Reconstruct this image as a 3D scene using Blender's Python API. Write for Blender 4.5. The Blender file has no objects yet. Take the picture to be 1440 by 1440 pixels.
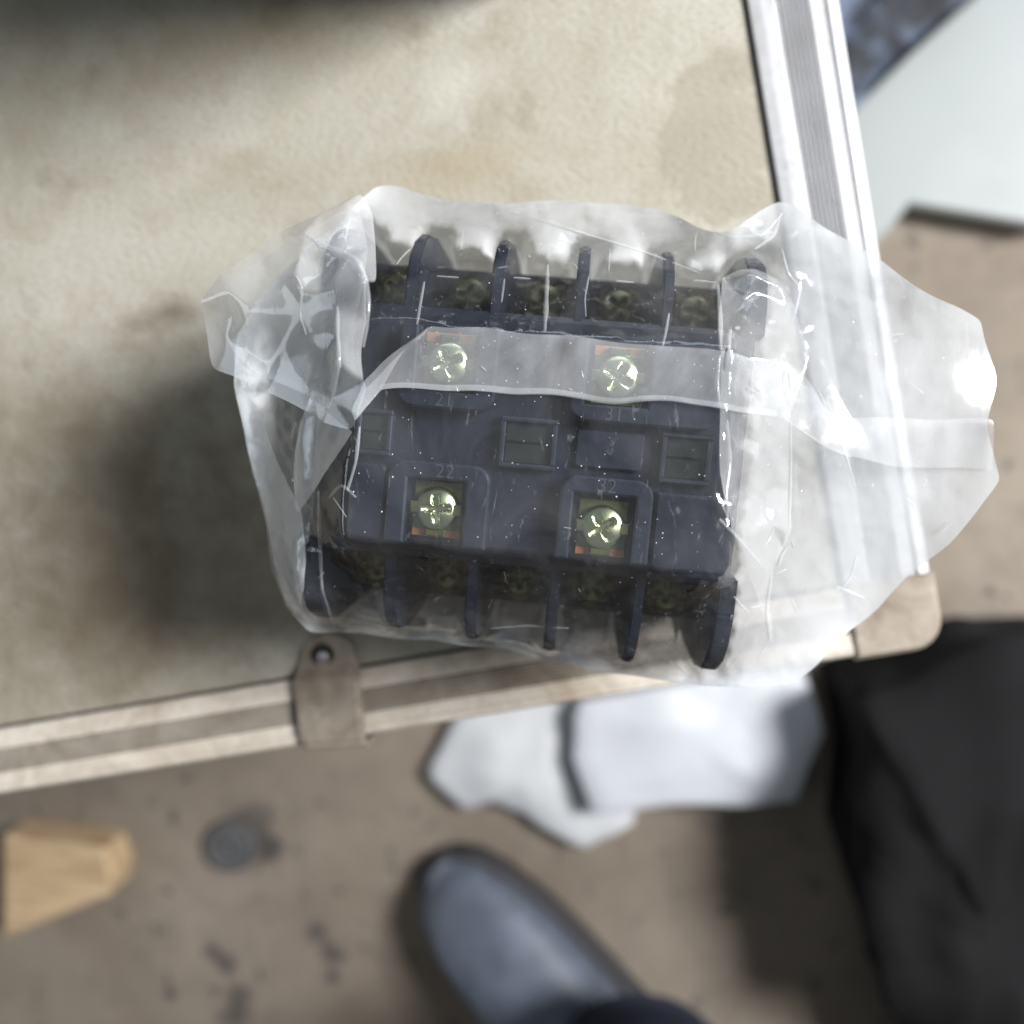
import bpy, bmesh, math, random
import numpy as np
from mathutils import Vector, noise, kdtree
from mathutils.geometry import delaunay_2d_cdt

random.seed(7); np.random.seed(7)
MM = 0.001
S = bpy.context.scene
COL = S.collection

# ------------------------------------------------------------------ camera
FPX = 1250.0
CAM = np.array([0.0, 0.0, 0.21])
TILT = 0.072
FW = np.array([-TILT, -TILT, -1.0]); FW /= np.linalg.norm(FW)
RT = np.cross(FW, [0, 1, 0]); RT /= np.linalg.norm(RT)
UP = np.cross(RT, FW)
cam = bpy.data.cameras.new('camera'); camo = bpy.data.objects.new('camera', cam); COL.objects.link(camo)
cam.sensor_fit = 'HORIZONTAL'; cam.sensor_width = 36; cam.lens = 36 * FPX / 1440
cam.clip_start = 0.01; cam.clip_end = 50
from mathutils import Matrix
camo.matrix_world = Matrix(((RT[0], UP[0], -FW[0], CAM[0]), (RT[1], UP[1], -FW[1], CAM[1]),
                            (RT[2], UP[2], -FW[2], CAM[2]), (0, 0, 0, 1)))
cam.dof.use_dof = True
cam.dof.focus_distance = 0.139
cam.dof.aperture_fstop = 9.5
cam.dof.aperture_blades = 0
S.camera = camo

def at(px, py, z):
    """point of the place seen at a photograph pixel, at height z (metres)"""
    d = FW + RT * (px - 720) / FPX + UP * (720 - py) / FPX
    p = CAM + d * (z - CAM[2]) / d[2]
    return Vector(p)

# ------------------------------------------------------------------ light
w = bpy.data.worlds.new('World'); S.world = w; w.use_nodes = True
w.node_tree.nodes['Background'].inputs[0].default_value = (0.90, 0.95, 1.0, 1)
w.node_tree.nodes['Background'].inputs[1].default_value = 0.165

def area(name, loc, target, size, power, col):
    l = bpy.data.lights.new(name, 'AREA'); l.shape = 'RECTANGLE'; l.size = size[0]; l.size_y = size[1]
    l.energy = power; l.color = col
    o = bpy.data.objects.new(name, l); COL.objects.link(o); o.location = loc
    o.rotation_euler = (Vector(target) - Vector(loc)).to_track_quat('-Z', 'Y').to_euler()
    return o
AZ = math.radians(19); EL = math.radians(39); D = 1.5
area('doorway_light', (D * math.cos(EL) * math.cos(AZ), D * math.cos(EL) * math.sin(AZ), D * math.sin(EL)),
     (0, 0, 0), (0.50, 0.50), 57, (0.985, 0.985, 1.0))
area('added_sheen_light', (0.1, 1.7, 0.40), (0, 0, 0.05), (1.6, 0.7), 13, (0.78, 0.89, 1.0))  # added lamp for sheen and soft fill on the film, no window known
area('far_window_light', (-1.7, -0.1, 0.45), (0, 0, 0.05), (0.8, 0.6), 5, (0.80, 0.90, 1.0))

S.view_settings.view_transform = 'Standard'; S.view_settings.look = 'None'
S.view_settings.exposure = 0.0; S.view_settings.gamma = 1
S.render.engine = 'CYCLES'
S.cycles.transparent_max_bounces = 24; S.cycles.max_bounces = 6; S.cycles.diffuse_bounces = 3; S.cycles.glossy_bounces = 3
S.cycles.use_adaptive_sampling = True; S.cycles.adaptive_threshold = 0.025
S.cycles.use_denoising = True
S.cycles.caustics_reflective = False; S.cycles.caustics_refractive = False

# ------------------------------------------------------------------ materials
class NT:
    def __init__(s, name):
        s.m = bpy.data.materials.new(name); s.m.use_nodes = True
        s.t = s.m.node_tree; s.n = s.t.nodes
        s.b = s.n.get('Principled BSDF'); s.out = s.n.get('Material Output')
        s.tc = s.n.new('ShaderNodeTexCoord')
    def new(s, t, **kw):
        x = s.n.new(t)
        for k, v in kw.items(): setattr(x, k, v)
        return x
    def link(s, a, b): s.t.links.new(a, b)
    def setv(s, sock, v):
        if hasattr(v, 'is_linked') or hasattr(v, 'links'): s.link(v, sock)
        else: sock.default_value = v
    def coords(s, scale=(1, 1, 1), rot=(0, 0, 0), kind='Object'):
        mp = s.new('ShaderNodeMapping'); mp.inputs['Scale'].default_value = scale; mp.inputs['Rotation'].default_value = rot
        s.link(s.tc.outputs[kind], mp.inputs[0]); return mp.outputs[0]
    def noise(s, scale, detail=4, rough=0.55, vec=None, dist=0.0):
        x = s.new('ShaderNodeTexNoise'); x.inputs['Scale'].default_value = scale; x.inputs['Detail'].default_value = detail
        x.inputs['Roughness'].default_value = rough; x.inputs['Distortion'].default_value = dist
        s.link(vec if vec is not None else s.tc.outputs['Object'], x.inputs['Vector']); return x.outputs['Fac']
    def ramp(s, fac, stops):
        x = s.new('ShaderNodeValToRGB'); e = x.color_ramp.elements
        while len(e) < len(stops): e.new(0.5)
        for k, (p, c) in enumerate(stops):
            e[k].position = p; e[k].color = c if len(c) == 4 else (*c, 1)
        s.link(fac, x.inputs[0]); return x.outputs[0]
    def math(s, op, a, b=0.5, c=None):
        x = s.new('ShaderNodeMath', operation=op)
        s.setv(x.inputs[0], a); s.setv(x.inputs[1], b)
        if c is not None: s.setv(x.inputs[2], c)
        return x.outputs[0]
    def mix(s, fac, a, b, mode='MIX'):
        x = s.new('ShaderNodeMix', data_type='RGBA', blend_type=mode)
        s.setv(x.inputs[0], fac); s.setv(x.inputs[6], a); s.setv(x.inputs[7], b); return x.outputs[2]
    def bump(s, h, strength=0.3, dist=0.001, normal=None):
        x = s.new('ShaderNodeBump'); x.inputs['Strength'].default_value = strength; x.inputs['Distance'].default_value = dist
        s.link(h, x.inputs['Height'])
        if normal is not None: s.link(normal, x.inputs['Normal'])
        return x.outputs[0]
    def p(s, **kw):
        for k, v in kw.items(): s.setv(s.b.inputs[k.replace('_', ' ')], v)

def c4(*c): return (*c, 1)
def g3(v): return (v, v, v, 1)

def mat_simple(name, col, rough=0.5, metal=0.0, nscale=0, namp=0.3, bump=0, bdist=0.0005, spec=0.5):
    n = NT(name)
    if nscale:
        f = n.noise(nscale, 5, 0.6)
        n.p(Base_Color=n.mix(f, c4(*[x * (1 - namp) for x in col]), c4(*[min(1, x * (1 + namp)) for x in col])))
        n.p(Roughness=n.math('MULTIPLY_ADD', f, 0.3, rough - 0.15))
        if bump: n.p(Normal=n.bump(f, bump, bdist))
    else:
        n.p(Base_Color=c4(*col), Roughness=rough)
    n.p(Metallic=metal, Specular_IOR_Level=spec)
    return n.m


M = {}
# leatherette lid: grey beige, fine pebbled grain, dirt stains, some shade painted in
n = NT('lid_leatherette')
v = n.coords((1000, 1000, 1000), (0, 0, 0.35))
vst = n.coords((1000, 1700, 1000), (0, 0, 1.05))
g1 = n.noise(0.62, 2, 0.5, vst); g2 = n.noise(1.6, 3, 0.6, v)
grain = n.math('ADD', n.math('MULTIPLY', g1, 0.75), n.math('MULTIPLY', g2, 0.25))
big = n.noise(0.022, 5, 0.6, v, 0.6); mid = n.noise(0.05, 6, 0.6, v, 0.25); sp = n.noise(0.04, 5, 0.6, n.coords((1000, 1000, 1000), (0, 0, 2.0)), 0.2)
base = n.mix(n.ramp(big, [(0.35, g3(0)), (0.68, g3(1))]), c4(0.345, 0.322, 0.252), c4(0.44, 0.42, 0.358))
base = n.mix(n.ramp(mid, [(0.50, g3(0)), (0.75, g3(0.6))]), base, c4(0.27, 0.22, 0.15))
base = n.mix(n.ramp(sp, [(0.60, g3(0)), (0.74, g3(0.6))]), base, c4(0.15, 0.115, 0.075))
base = n.mix(n.ramp(grain, [(0.30, g3(0.35)), (0.55, g3(0))]), base, c4(0.22, 0.19, 0.14))
def stain_or_shade(base, cx, cy, rx, ry, col, amt, soft=0.35):
    """an uneven blot on the lid at photograph pixel cx, cy"""
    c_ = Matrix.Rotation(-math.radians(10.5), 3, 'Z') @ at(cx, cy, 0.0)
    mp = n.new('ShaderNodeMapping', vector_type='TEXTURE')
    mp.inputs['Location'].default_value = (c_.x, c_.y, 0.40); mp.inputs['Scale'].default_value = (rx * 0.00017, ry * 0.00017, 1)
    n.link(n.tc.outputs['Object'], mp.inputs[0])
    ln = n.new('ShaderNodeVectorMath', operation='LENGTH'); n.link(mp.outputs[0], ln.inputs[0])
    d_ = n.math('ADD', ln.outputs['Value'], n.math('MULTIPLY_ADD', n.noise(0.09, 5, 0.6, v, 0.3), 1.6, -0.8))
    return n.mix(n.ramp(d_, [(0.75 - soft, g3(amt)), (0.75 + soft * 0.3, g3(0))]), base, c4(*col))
base = stain_or_shade(base, 1010, 200, 110, 150, (0.27, 0.235, 0.175), 0.6, 0.12)
base = stain_or_shade(base, 240, 440, 95, 36, (0.13, 0.095, 0.06), 0.7, 0.6)
base = stain_or_shade(base, 160, 840, 480, 300, (0.16, 0.115, 0.065), 0.75, 0.9)  # brown dirt, with the bag's shadow deepened in the colour
base = stain_or_shade(base, 120, 640, 260, 190, (0.19, 0.145, 0.085), 0.6, 0.9)  # more brown dirt and painted shadow left of the contactor
base = stain_or_shade(base, 640, 120, 90, 70, (0.50, 0.485, 0.42), 0.6, 0.7)  # paler patch near the upper middle
base = stain_or_shade(base, 300, 60, 330, 90, (0.24, 0.19, 0.11), 0.5, 0.7)  # browner band across the upper left
base = stain_or_shade(base, 640, 240, 160, 50, (0.33, 0.26, 0.17), 0.5, 0.6)
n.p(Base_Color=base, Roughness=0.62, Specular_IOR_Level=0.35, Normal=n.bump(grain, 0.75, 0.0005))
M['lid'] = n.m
# aluminium edge rail: bright, dirty, scuffed
n = NT('scuffed_aluminium')
v = n.coords((1000, 1000, 1000))
d1 = n.noise(0.055, 6, 0.65, v, 0.7); d2 = n.noise(0.5, 4, 0.6, v); d3 = n.noise(0.14, 5, 0.6, n.coords((1000, 1000, 1000), (0, 0, 1.2)), 1.5)
base = n.mix(n.ramp(d2, [(0.3, g3(0)), (0.7, g3(1))]), c4(0.58, 0.58, 0.585), c4(0.66, 0.66, 0.67))
base = n.mix(n.ramp(d1, [(0.50, g3(0)), (0.72, g3(0.55))]), base, c4(0.42, 0.36, 0.29))
base = n.mix(n.ramp(d3, [(0.64, g3(0)), (0.74, g3(0.8))]), base, c4(0.20, 0.18, 0.16))
n.p(Base_Color=base, Metallic=0.08, Roughness=0.38, Normal=n.bump(d2, 0.12, 0.0003))
M['rail'] = n.m
n = NT('grimy_tan_aluminium')
v = n.coords((1000, 1000, 1000))
d1 = n.noise(0.05, 6, 0.65, v, 0.7); d2 = n.noise(0.5, 4, 0.6, v)
base = n.mix(n.ramp(d2, [(0.3, g3(0)), (0.7, g3(1))]), c4(0.54, 0.48, 0.40), c4(0.66, 0.60, 0.52))
base = n.mix(n.ramp(d1, [(0.44, g3(0)), (0.70, g3(0.8))]), base, c4(0.34, 0.27, 0.19))
n.p(Base_Color=base, Metallic=0.08, Roughness=0.45, Normal=n.bump(d2, 0.12, 0.0003))
M['rail_grimy'] = n.m
n = NT('grimy_groove_metal')
d1 = n.noise(0.05, 6, 0.65, n.coords((1000, 1000, 1000)), 0.7)
n.p(Base_Color=n.mix(n.ramp(d1, [(0.38, g3(0)), (0.66, g3(1))]), c4(0.36, 0.32, 0.26), c4(0.17, 0.135, 0.10)), Metallic=0.25, Roughness=0.5)
M['groove'] = n.m
M['groove_clean'] = mat_simple('pale_groove_metal', (0.44, 0.44, 0.45), 0.45, 0.1, 60, 0.3)
n = NT('worn_clip_steel')
d1 = n.noise(0.10, 6, 0.65, n.coords((1000, 1000, 1000)), 0.5); d2 = n.noise(0.9, 3, 0.6, n.coords((1000, 1000, 1000)))
n.p(Base_Color=n.mix(n.ramp(d1, [(0.35, g3(0)), (0.68, g3(1))]), c4(0.40, 0.345, 0.28), c4(0.20, 0.16, 0.12)), Metallic=0.35, Roughness=0.5, Normal=n.bump(d2, 0.2, 0.0003))
M['clip'] = n.m
M['rivet'] = mat_simple('rivet_steel', (0.55, 0.55, 0.58), 0.3, 0.9)
M['hole'] = mat_simple('dark_recess', (0.03, 0.025, 0.02), 0.7)
M['case_side'] = mat_simple('case_side_panel', (0.20, 0.17, 0.13), 0.6, 0, 30, 0.3)
# concrete floor
n = NT('dusty_concrete')
v = n.coords((1, 1, 1))
a1 = n.noise(5, 6, 0.6, v, 0.4); a2 = n.noise(34, 5, 0.65, v, 0.5); a3 = n.noise(60, 3, 0.6, n.coords((1, 1, 1), (0, 0, 0.7)), 0.6)
base = n.mix(n.ramp(a1, [(0.35, g3(0)), (0.68, g3(1))]), c4(0.175, 0.14, 0.105), c4(0.265, 0.222, 0.175))
base = n.mix(n.ramp(a2, [(0.45, g3(0)), (0.75, g3(0.5))]), base, c4(0.12, 0.10, 0.08))
base = n.mix(n.ramp(a3, [(0.62, g3(0)), (0.69, g3(0.8))]), base, c4(0.05, 0.048, 0.045))
for (cx, cy, r_) in ((300, 1335, 20), (318, 1352, 26), (335, 1398, 30), (302, 1392, 16), (330, 1428, 34), (468, 1340, 26), (466, 1372, 18), (350, 1170, 60), (385, 1190, 26), (240, 1395, 18), (445, 1310, 30), (655, 1345, 40)):
    c_ = at(cx, cy, -0.40)
    mp = n.new('ShaderNodeMapping', vector_type='TEXTURE'); mp.inputs['Location'].default_value = (c_.x, c_.y, 0); mp.inputs['Scale'].default_value = (r_ * 0.00049, r_ * 0.00049, 1)
    n.link(n.tc.outputs['Object'], mp.inputs[0])
    ln = n.new('ShaderNodeVectorMath', operation='LENGTH'); n.link(mp.outputs[0], ln.inputs[0])
    d_ = n.math('ADD', ln.outputs['Value'], n.math('MULTIPLY_ADD', a2, 2.2, -1.1))
    base = n.mix(n.ramp(d_, [(0.3, g3(0.75)), (0.9, g3(0))]), base, c4(0.045, 0.042, 0.04))
n.p(Base_Color=base, Roughness=0.8, Normal=n.bump(a2, 0.3, 0.002))
M['floor'] = n.m
FLOOR_NT = n
M['black_plastic'] = mat_simple('black_moulded_plastic', (0.007, 0.010, 0.020), 0.36, 0, 400, 0.25)
M['black_plastic2'] = mat_simple('charcoal_moulded_plastic', (0.010, 0.0135, 0.025), 0.42, 0, 400, 0.25)
M['window'] = mat_simple('dark_window_plastic', (0.014, 0.018, 0.018), 0.25)
M['mark'] = mat_simple('grey_marking', (0.040, 0.043, 0.052), 0.5)
n = NT('yellow_zinc_screw')
d = n.noise(700, 3, 0.6)
n.p(Base_Color=n.mix(n.ramp(d, [(0.35, g3(0)), (0.65, g3(1))]), c4(0.62, 0.62, 0.36), c4(0.50, 0.62, 0.42)), Metallic=1.0, Roughness=0.30)
M['screw'] = n.m
n = NT('brass_plate')
d = n.noise(500, 3, 0.6)
n.p(Base_Color=n.mix(n.ramp(d, [(0.4, g3(0)), (0.6, g3(1))]), c4(0.22, 0.20, 0.085), c4(0.10, 0.155, 0.09)), Metallic=0.85, Roughness=0.35)
M['brass'] = n.m
M['brass_shaded'] = mat_simple('shaded_brass', (0.13, 0.125, 0.05), 0.45, 0.8, 500, 0.5)  # shade of the low terminals put into a darker brass
M['screw_shaded'] = mat_simple('shaded_screw', (0.26, 0.27, 0.15), 0.42, 0.9, 500, 0.5)  # darker copy of the screw metal, its shade in the colour
M['copper'] = mat_simple('copper_plate', (0.42, 0.20, 0.095), 0.4, 0.7, 500, 0.2)

def film_mat(name, haze, rough=0.16, dust=1.0, smudge=0.9):
    n = NT(name)
    n.n.remove(n.b)
    v = n.coords((1000, 1000, 1000))
    tr = n.new('ShaderNodeBsdfTransparent'); tr.inputs[0].default_value = (0.985, 0.99, 0.99, 1)
    df = n.new('ShaderNodeBsdfDiffuse'); df.inputs[0].default_value = (0.93, 0.945, 0.96, 1)
    tl = n.new('ShaderNodeBsdfTranslucent'); tl.inputs[0].default_value = (0.86, 0.88, 0.90, 1)
    gl = n.new('ShaderNodeBsdfGlossy'); gl.inputs['Roughness'].default_value = rough
    # fine streaks from the blown film, creasing
    st = n.noise(0.9, 3, 0.6, n.coords((1000, 180, 1000), (0, 0, 0.09)))
    cr = n.noise(0.14, 4, 0.55, v, 0.4)
    h = n.math('ADD', n.math('MULTIPLY', st, 0.25), n.math('MULTIPLY', cr, 0.75))
    bp = n.bump(h, 0.16, 0.0005)
    n.link(bp, gl.inputs['Normal'])
    # haze varies a little; dust specks are real white grains stuck to the film
    sm = n.noise(0.07, 5, 0.62, n.coords((1000, 620, 1000), (0, 0, 0.5)), 0.8)
    hz = n.math('MULTIPLY', n.math('MAXIMUM', n.math('MULTIPLY_ADD', sm, smudge, 1.0 - smudge * 0.5), 0.15), haze)
    vo = n.new('ShaderNodeTexVoronoi', feature='F1'); vo.inputs['Scale'].default_value = 1.15
    vo.inputs['Randomness'].default_value = 1.0
    n.link(v, vo.inputs['Vector'])
    sepc = n.new('ShaderNodeSeparateColor'); n.link(vo.outputs['Color'], sepc.inputs[0])
    rad = n.math('MULTIPLY', n.math('POWER', sepc.outputs[0], 4.0), 0.15)
    dot = n.math('LESS_THAN', vo.outputs['Distance'], rad)
    msk = n.ramp(n.noise(0.045, 3, 0.6, v), [(0.40, g3(0)), (0.60, g3(1))])
    dots = n.math('MULTIPLY', n.math('MULTIPLY', dot, msk), 0.8 * dust)
    # scuffs
    sc = n.ramp(n.noise(0.55, 5, 0.7, n.coords((1000, 260, 1000), (0, 0, 0.12)), 0.8), [(0.58, g3(0)), (0.76, g3(0.32))])
    hz = n.math('MAXIMUM', n.math('MAXIMUM', hz, n.math('MULTIPLY', sc, 0.6 * dust)), dots)
    m1 = n.new('ShaderNodeMixShader'); m1.inputs[0].default_value = 0.2
    n.link(df.outputs[0], m1.inputs[1]); n.link(tl.outputs[0], m1.inputs[2])
    m2 = n.new('ShaderNodeMixShader'); n.link(hz, m2.inputs[0])
    n.link(tr.outputs[0], m2.inputs[1]); n.link(m1.outputs[0], m2.inputs[2])
    lw = n.new('ShaderNodeLayerWeight'); lw.inputs[0].default_value = 0.5; n.link(bp, lw.inputs['Normal'])
    fr = n.math('MULTIPLY_ADD', n.math('POWER', lw.outputs['Facing'], 5.0), 0.75, 0.07)
    m3 = n.new('ShaderNodeMixShader'); n.link(fr, m3.inputs[0])
    n.link(m2.outputs[0], m3.inputs[1]); n.link(gl.outputs[0], m3.inputs[2])
    n.link(m3.outputs[0], n.out.inputs[0])
    return n.m
M['film'] = film_mat('clear_polythene_film', 0.028, 0.11, 1.1, 5.0)
M['film_back'] = film_mat('clear_polythene_back', 0.70, 0.3, 0.2)
M['film_seam'] = film_mat('doubled_polythene_seam', 0.22, 0.16, 0.8, 2.6)
M['film_pleat'] = film_mat('layered_polythene_pleat', 0.42, 0.2, 0.3)
M['film_fold'] = film_mat('folded_polythene', 0.27, 0.09, 0.2)

M['film_crumple'] = film_mat('crumpled_polythene', 0.17, 0.09, 0.2)
M['film_ridge_glint'] = film_mat('pinched_or_glint_polythene', 0.22, 0.16, 0.0)
M['sack'] = mat_simple('white_woven_plastic', (0.54, 0.555, 0.585), 0.5, 0, 60, 0.06, 0.2, 0.003)
M['sheet'] = mat_simple('white_paper', (0.52, 0.53, 0.54), 0.6, 0, 40, 0.06)
M['leather'] = mat_simple('navy_grey_leather', (0.10, 0.115, 0.15), 0.55, 0, 30, 0.8, 0.8, 0.002)
M['sole'] = mat_simple('black_rubber', (0.018, 0.018, 0.02), 0.7)
M['dark_fabric'] = mat_simple('black_fabric', (0.010, 0.0095, 0.010), 0.9, 0, 25, 0.6, spec=0.15)
n = NT('mottled_blue_fabric')
bn = n.noise(24, 3, 0.6, None, 0.4)
n.p(Base_Color=n.ramp(bn, [(0.40, c4(0.012, 0.014, 0.02)), (0.52, c4(0.10, 0.13, 0.19)), (0.66, c4(0.22, 0.27, 0.36))]), Roughness=0.75)
M['blue'] = n.m
M['navy'] = mat_simple('navy_cotton', (0.018, 0.02, 0.03), 0.9, 0, 60, 0.5, spec=0.1)
M['board'] = mat_simple('white_painted_board', (0.27, 0.29, 0.285), 0.5, 0, 12, 0.07)
M['cap'] = mat_simple('grey_rubber', (0.085, 0.085, 0.085), 0.6, 0, 150, 0.3)
n = NT('pale_wood')
gr = n.noise(26, 5, 0.65, n.coords((1, 9, 9), (0, 0, 0.3)), 0.6)
n.p(Base_Color=n.ramp(gr, [(0.32, c4(0.30, 0.19, 0.10)), (0.5, c4(0.50, 0.36, 0.21)), (0.7, c4(0.58, 0.43, 0.27))]), Roughness=0.65, Normal=n.bump(gr, 0.3, 0.001))
M['wood'] = n.m
M['toolbox'] = mat_simple('black_box_plastic', (0.02, 0.02, 0.02), 0.5, 0, 60, 0.3)
M['tray'] = mat_simple('grey_plastic', (0.20, 0.205, 0.20), 0.5)

# ------------------------------------------------------------------ mesh helpers
def mesh_obj(name, verts, faces, mat, parent=None, smooth=False):
    me = bpy.data.meshes.new(name); me.from_pydata([tuple(x) for x in verts], [], [tuple(f) for f in faces]); me.validate()
    if mat: me.materials.append(mat)
    if smooth:
        for p in me.polygons: p.use_smooth = True
    o = bpy.data.objects.new(name, me); COL.objects.link(o)
    if parent: o.parent = parent
    return o
def bm_obj(name, bm, mat, parent=None, smooth=False):
    me = bpy.data.meshes.new(name); bmesh.ops.recalc_face_normals(bm, faces=bm.faces[:]); bm.to_mesh(me); bm.free()
    me.materials.append(mat)
    if smooth:
        for p in me.polygons: p.use_smooth = True
    o = bpy.data.objects.new(name, me); COL.objects.link(o)
    if parent: o.parent = parent
    return o
def empty(name, loc=(0, 0, 0), rz=0.0):
    o = bpy.data.objects.new(name, None); o.empty_display_size = 0.02; COL.objects.link(o)
    o.location = loc; o.rotation_euler = (0, 0, rz); return o
def tag(o, label, cat, group=None):
    o['label'] = label; o['category'] = cat
    if group: o['group'] = group
    return o
def prism(bm, poly, z0, z1, bevel=0.0):
    """extrude a 2D polygon between two heights; bevel chamfers the top rim"""
    n = len(poly)
    lo = [bm.verts.new((x, y, z0)) for x, y in poly]
    if bevel:
        md = [bm.verts.new((x, y, z1 - bevel)) for x, y in poly]
        ins = inset(poly, bevel)
        hi = [bm.verts.new((x, y, z1)) for x, y in ins]
        rings = [lo, md, hi]
    else:
        hi = [bm.verts.new((x, y, z1)) for x, y in poly]; rings = [lo, hi]
    for a, b in zip(rings[:-1], rings[1:]):
        for i in range(n):
            j = (i + 1) % n; bm.faces.new((a[i], a[j], b[j], b[i]))
    bm.faces.new(hi); bm.faces.new(lo[::-1])
def inset(poly, d):
    a = sum(poly[i][0] * poly[(i + 1) % len(poly)][1] - poly[(i + 1) % len(poly)][0] * poly[i][1] for i in range(len(poly)))
    sgn = 1 if a > 0 else -1; out = []
    n = len(poly)
    for i in range(n):
        p0 = Vector(poly[i - 1]); p1 = Vector(poly[i]); p2 = Vector(poly[(i + 1) % n])
        e1 = (p1 - p0).normalized(); e2 = (p2 - p1).normalized()
        n1 = Vector((-e1.y, e1.x)) * sgn; n2 = Vector((-e2.y, e2.x)) * sgn
        b = (n1 + n2); k = 1 + n1.dot(n2)
        b = b / k if k > 0.15 else n1
        q = p1 + b * d; out.append((q.x, q.y))
    return out
def rect(x0, x1, y0, y1): return [(x0, y0), (x1, y0), (x1, y1), (x0, y1)]
def rrect(x0, x1, y0, y1, r=(0, 0, 0, 0), k=5):
    """r: radii of corners (x0y0, x1y0, x1y1, x0y1)"""
    out = []
    for (cx, cy, a0), rr in zip(((x0, y0, 180), (x1, y0, 270), (x1, y1, 0), (x0, y1, 90)), r):
        if rr <= 0: out.append((cx, cy)); continue
        ox = cx + (rr if cx == x0 else -rr); oy = cy + (rr if cy == y0 else -rr)
        for i in range(k + 1):
            a = math.radians(a0 + 90 * i / k); out.append((ox + rr * math.cos(a), oy + rr * math.sin(a)))
    return out
def scale_bm(bm, s=MM):
    for v_ in bm.verts: v_.co *= s
    return bm

# ------------------------------------------------------------------ the floor
FZ = -0.40
bm = bmesh.new()
bmesh.ops.create_grid(bm, x_segments=8, y_segments=8, size=2.5)
fl = bm_obj('floor', bm, M['floor']); fl.location = (0, 0, FZ); fl['kind'] = 'structure'

# ------------------------------------------------------------------ aluminium-edged case (the surface)
CA = math.radians(10.5)
case = empty('storage_case', (0, 0, FZ), CA)
tag(case, 'large beige leatherette case with scuffed aluminium edge rails under the plastic bag', 'case')
XR0, XR1 = 55.0, 74.5       # right rail inner / outer
YB0, YB1 = -42.8, -59.3     # front rail inner / outer
XL, YT = -330.0, 250.0
H0 = -FZ / MM
def case_bm(): return bmesh.new()
bm = case_bm(); prism(bm, rect(XL, XR0 + 2, YB0 - 2, YT), H0 - 6, H0)
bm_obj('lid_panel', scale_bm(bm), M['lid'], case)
bm = case_bm(); prism(bm, rect(XL + 4, XR1 - 4, YB1 + 4, YT), 0, H0 - 6.2)
bm_obj('case_body', scale_bm(bm), M['case_side'], case)
def rail(name, length0, length1, width, place, parent, groove_mat, body_mat=None):
    """profile: (across, height); across 0 = inner lip, width = outer edge"""
    k = width / 19.5
    prof = [(0, -0.2), (0.3, 1.2), (2.6, 1.9), (5.2, 2.2)]
    x = 5.8; groove = []
    for i in range(7):
        prof += [(x, 2.15), (x + 0.25, 1.55), (x + 0.62, 1.5), (x + 0.8, 2.15)]; x += 1.02
    prof += [(x + 0.3, 2.2), (15.8, 2.3), (16.6, 2.9), (18.2, 2.7), (19.1, 1.8), (19.5, 0.4), (19.5, -18), (18.3, -18), (18.3, -1.6), (0, -1.6)]
    nst = 40
    vs, fs = [], []
    for s in range(nst + 1):
        t = length0 + (length1 - length0) * s / nst
        for (a, h) in prof:
            wob = 0.12 * noise.noise((t * 0.05, a * 0.2, 3.0))
            vs.append(place(t, a * k, h + wob))
    m = len(prof)
    for s in range(nst):
        for i in range(m):
            j = (i + 1) % m; fs.append((s * m + i, s * m + j, (s + 1) * m + j, (s + 1) * m + i))
    fs.append(tuple(range(m))); fs.append(tuple(nst * m + i for i in range(m))[::-1])
    o = mesh_obj(name, [Vector(q) * MM for q in vs], fs, body_mat or M['rail'], parent)
    o.data.materials.append(groove_mat)
    g0, g1 = 4, 4 + 28
    for idx, p in enumerate(o.data.polygons):
        i = idx % m
        if idx < nst * m and g0 <= i < g1 - 1 and (i - g0) % 4 in (0, 1, 2): p.material_index = 1
    bm_ = bmesh.new(); bm_.from_mesh(o.data); bmesh.ops.recalc_face_normals(bm_, faces=bm_.faces[:]); bm_.to_mesh(o.data); bm_.free()
    return o
rail('edge_rail', YB1 + 17.0, YT, XR1 - XR0, lambda t, a, h: (XR0 + a, t, H0 + h), case, M['groove_clean'])
rail('edge_rail', XL, XR1 - 20.0, YB0 - YB1, lambda t, a, h: (t, YB0 - a, H0 + h), case, M['groove'], M['rail_grimy'])
bm = case_bm(); prism(bm, rect(XR0 - 0.7, XR0 + 0.3, YB0, YT), H0 - 1, H0 + 0.35); prism(bm, rect(XL, XR0 - 0.8, YB0 - 0.3, YB0 + 0.6), H0 - 1, H0 + 0.35)
bm_obj('gap_shade_strip', scale_bm(bm), M['hole'], case)  # dark strip drawn in for the shadow in the gap beside the rails
bm = case_bm()
prism(bm, rrect(XR0 - 0.4, XR1 + 0.6, YB1 - 0.6, YB0 + 0.4, (0, 7, 0, 2)), H0 - 26, H0 + 3.1, 1.0)
bm_obj('corner_cap', scale_bm(bm), M['clip'], case)

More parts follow.
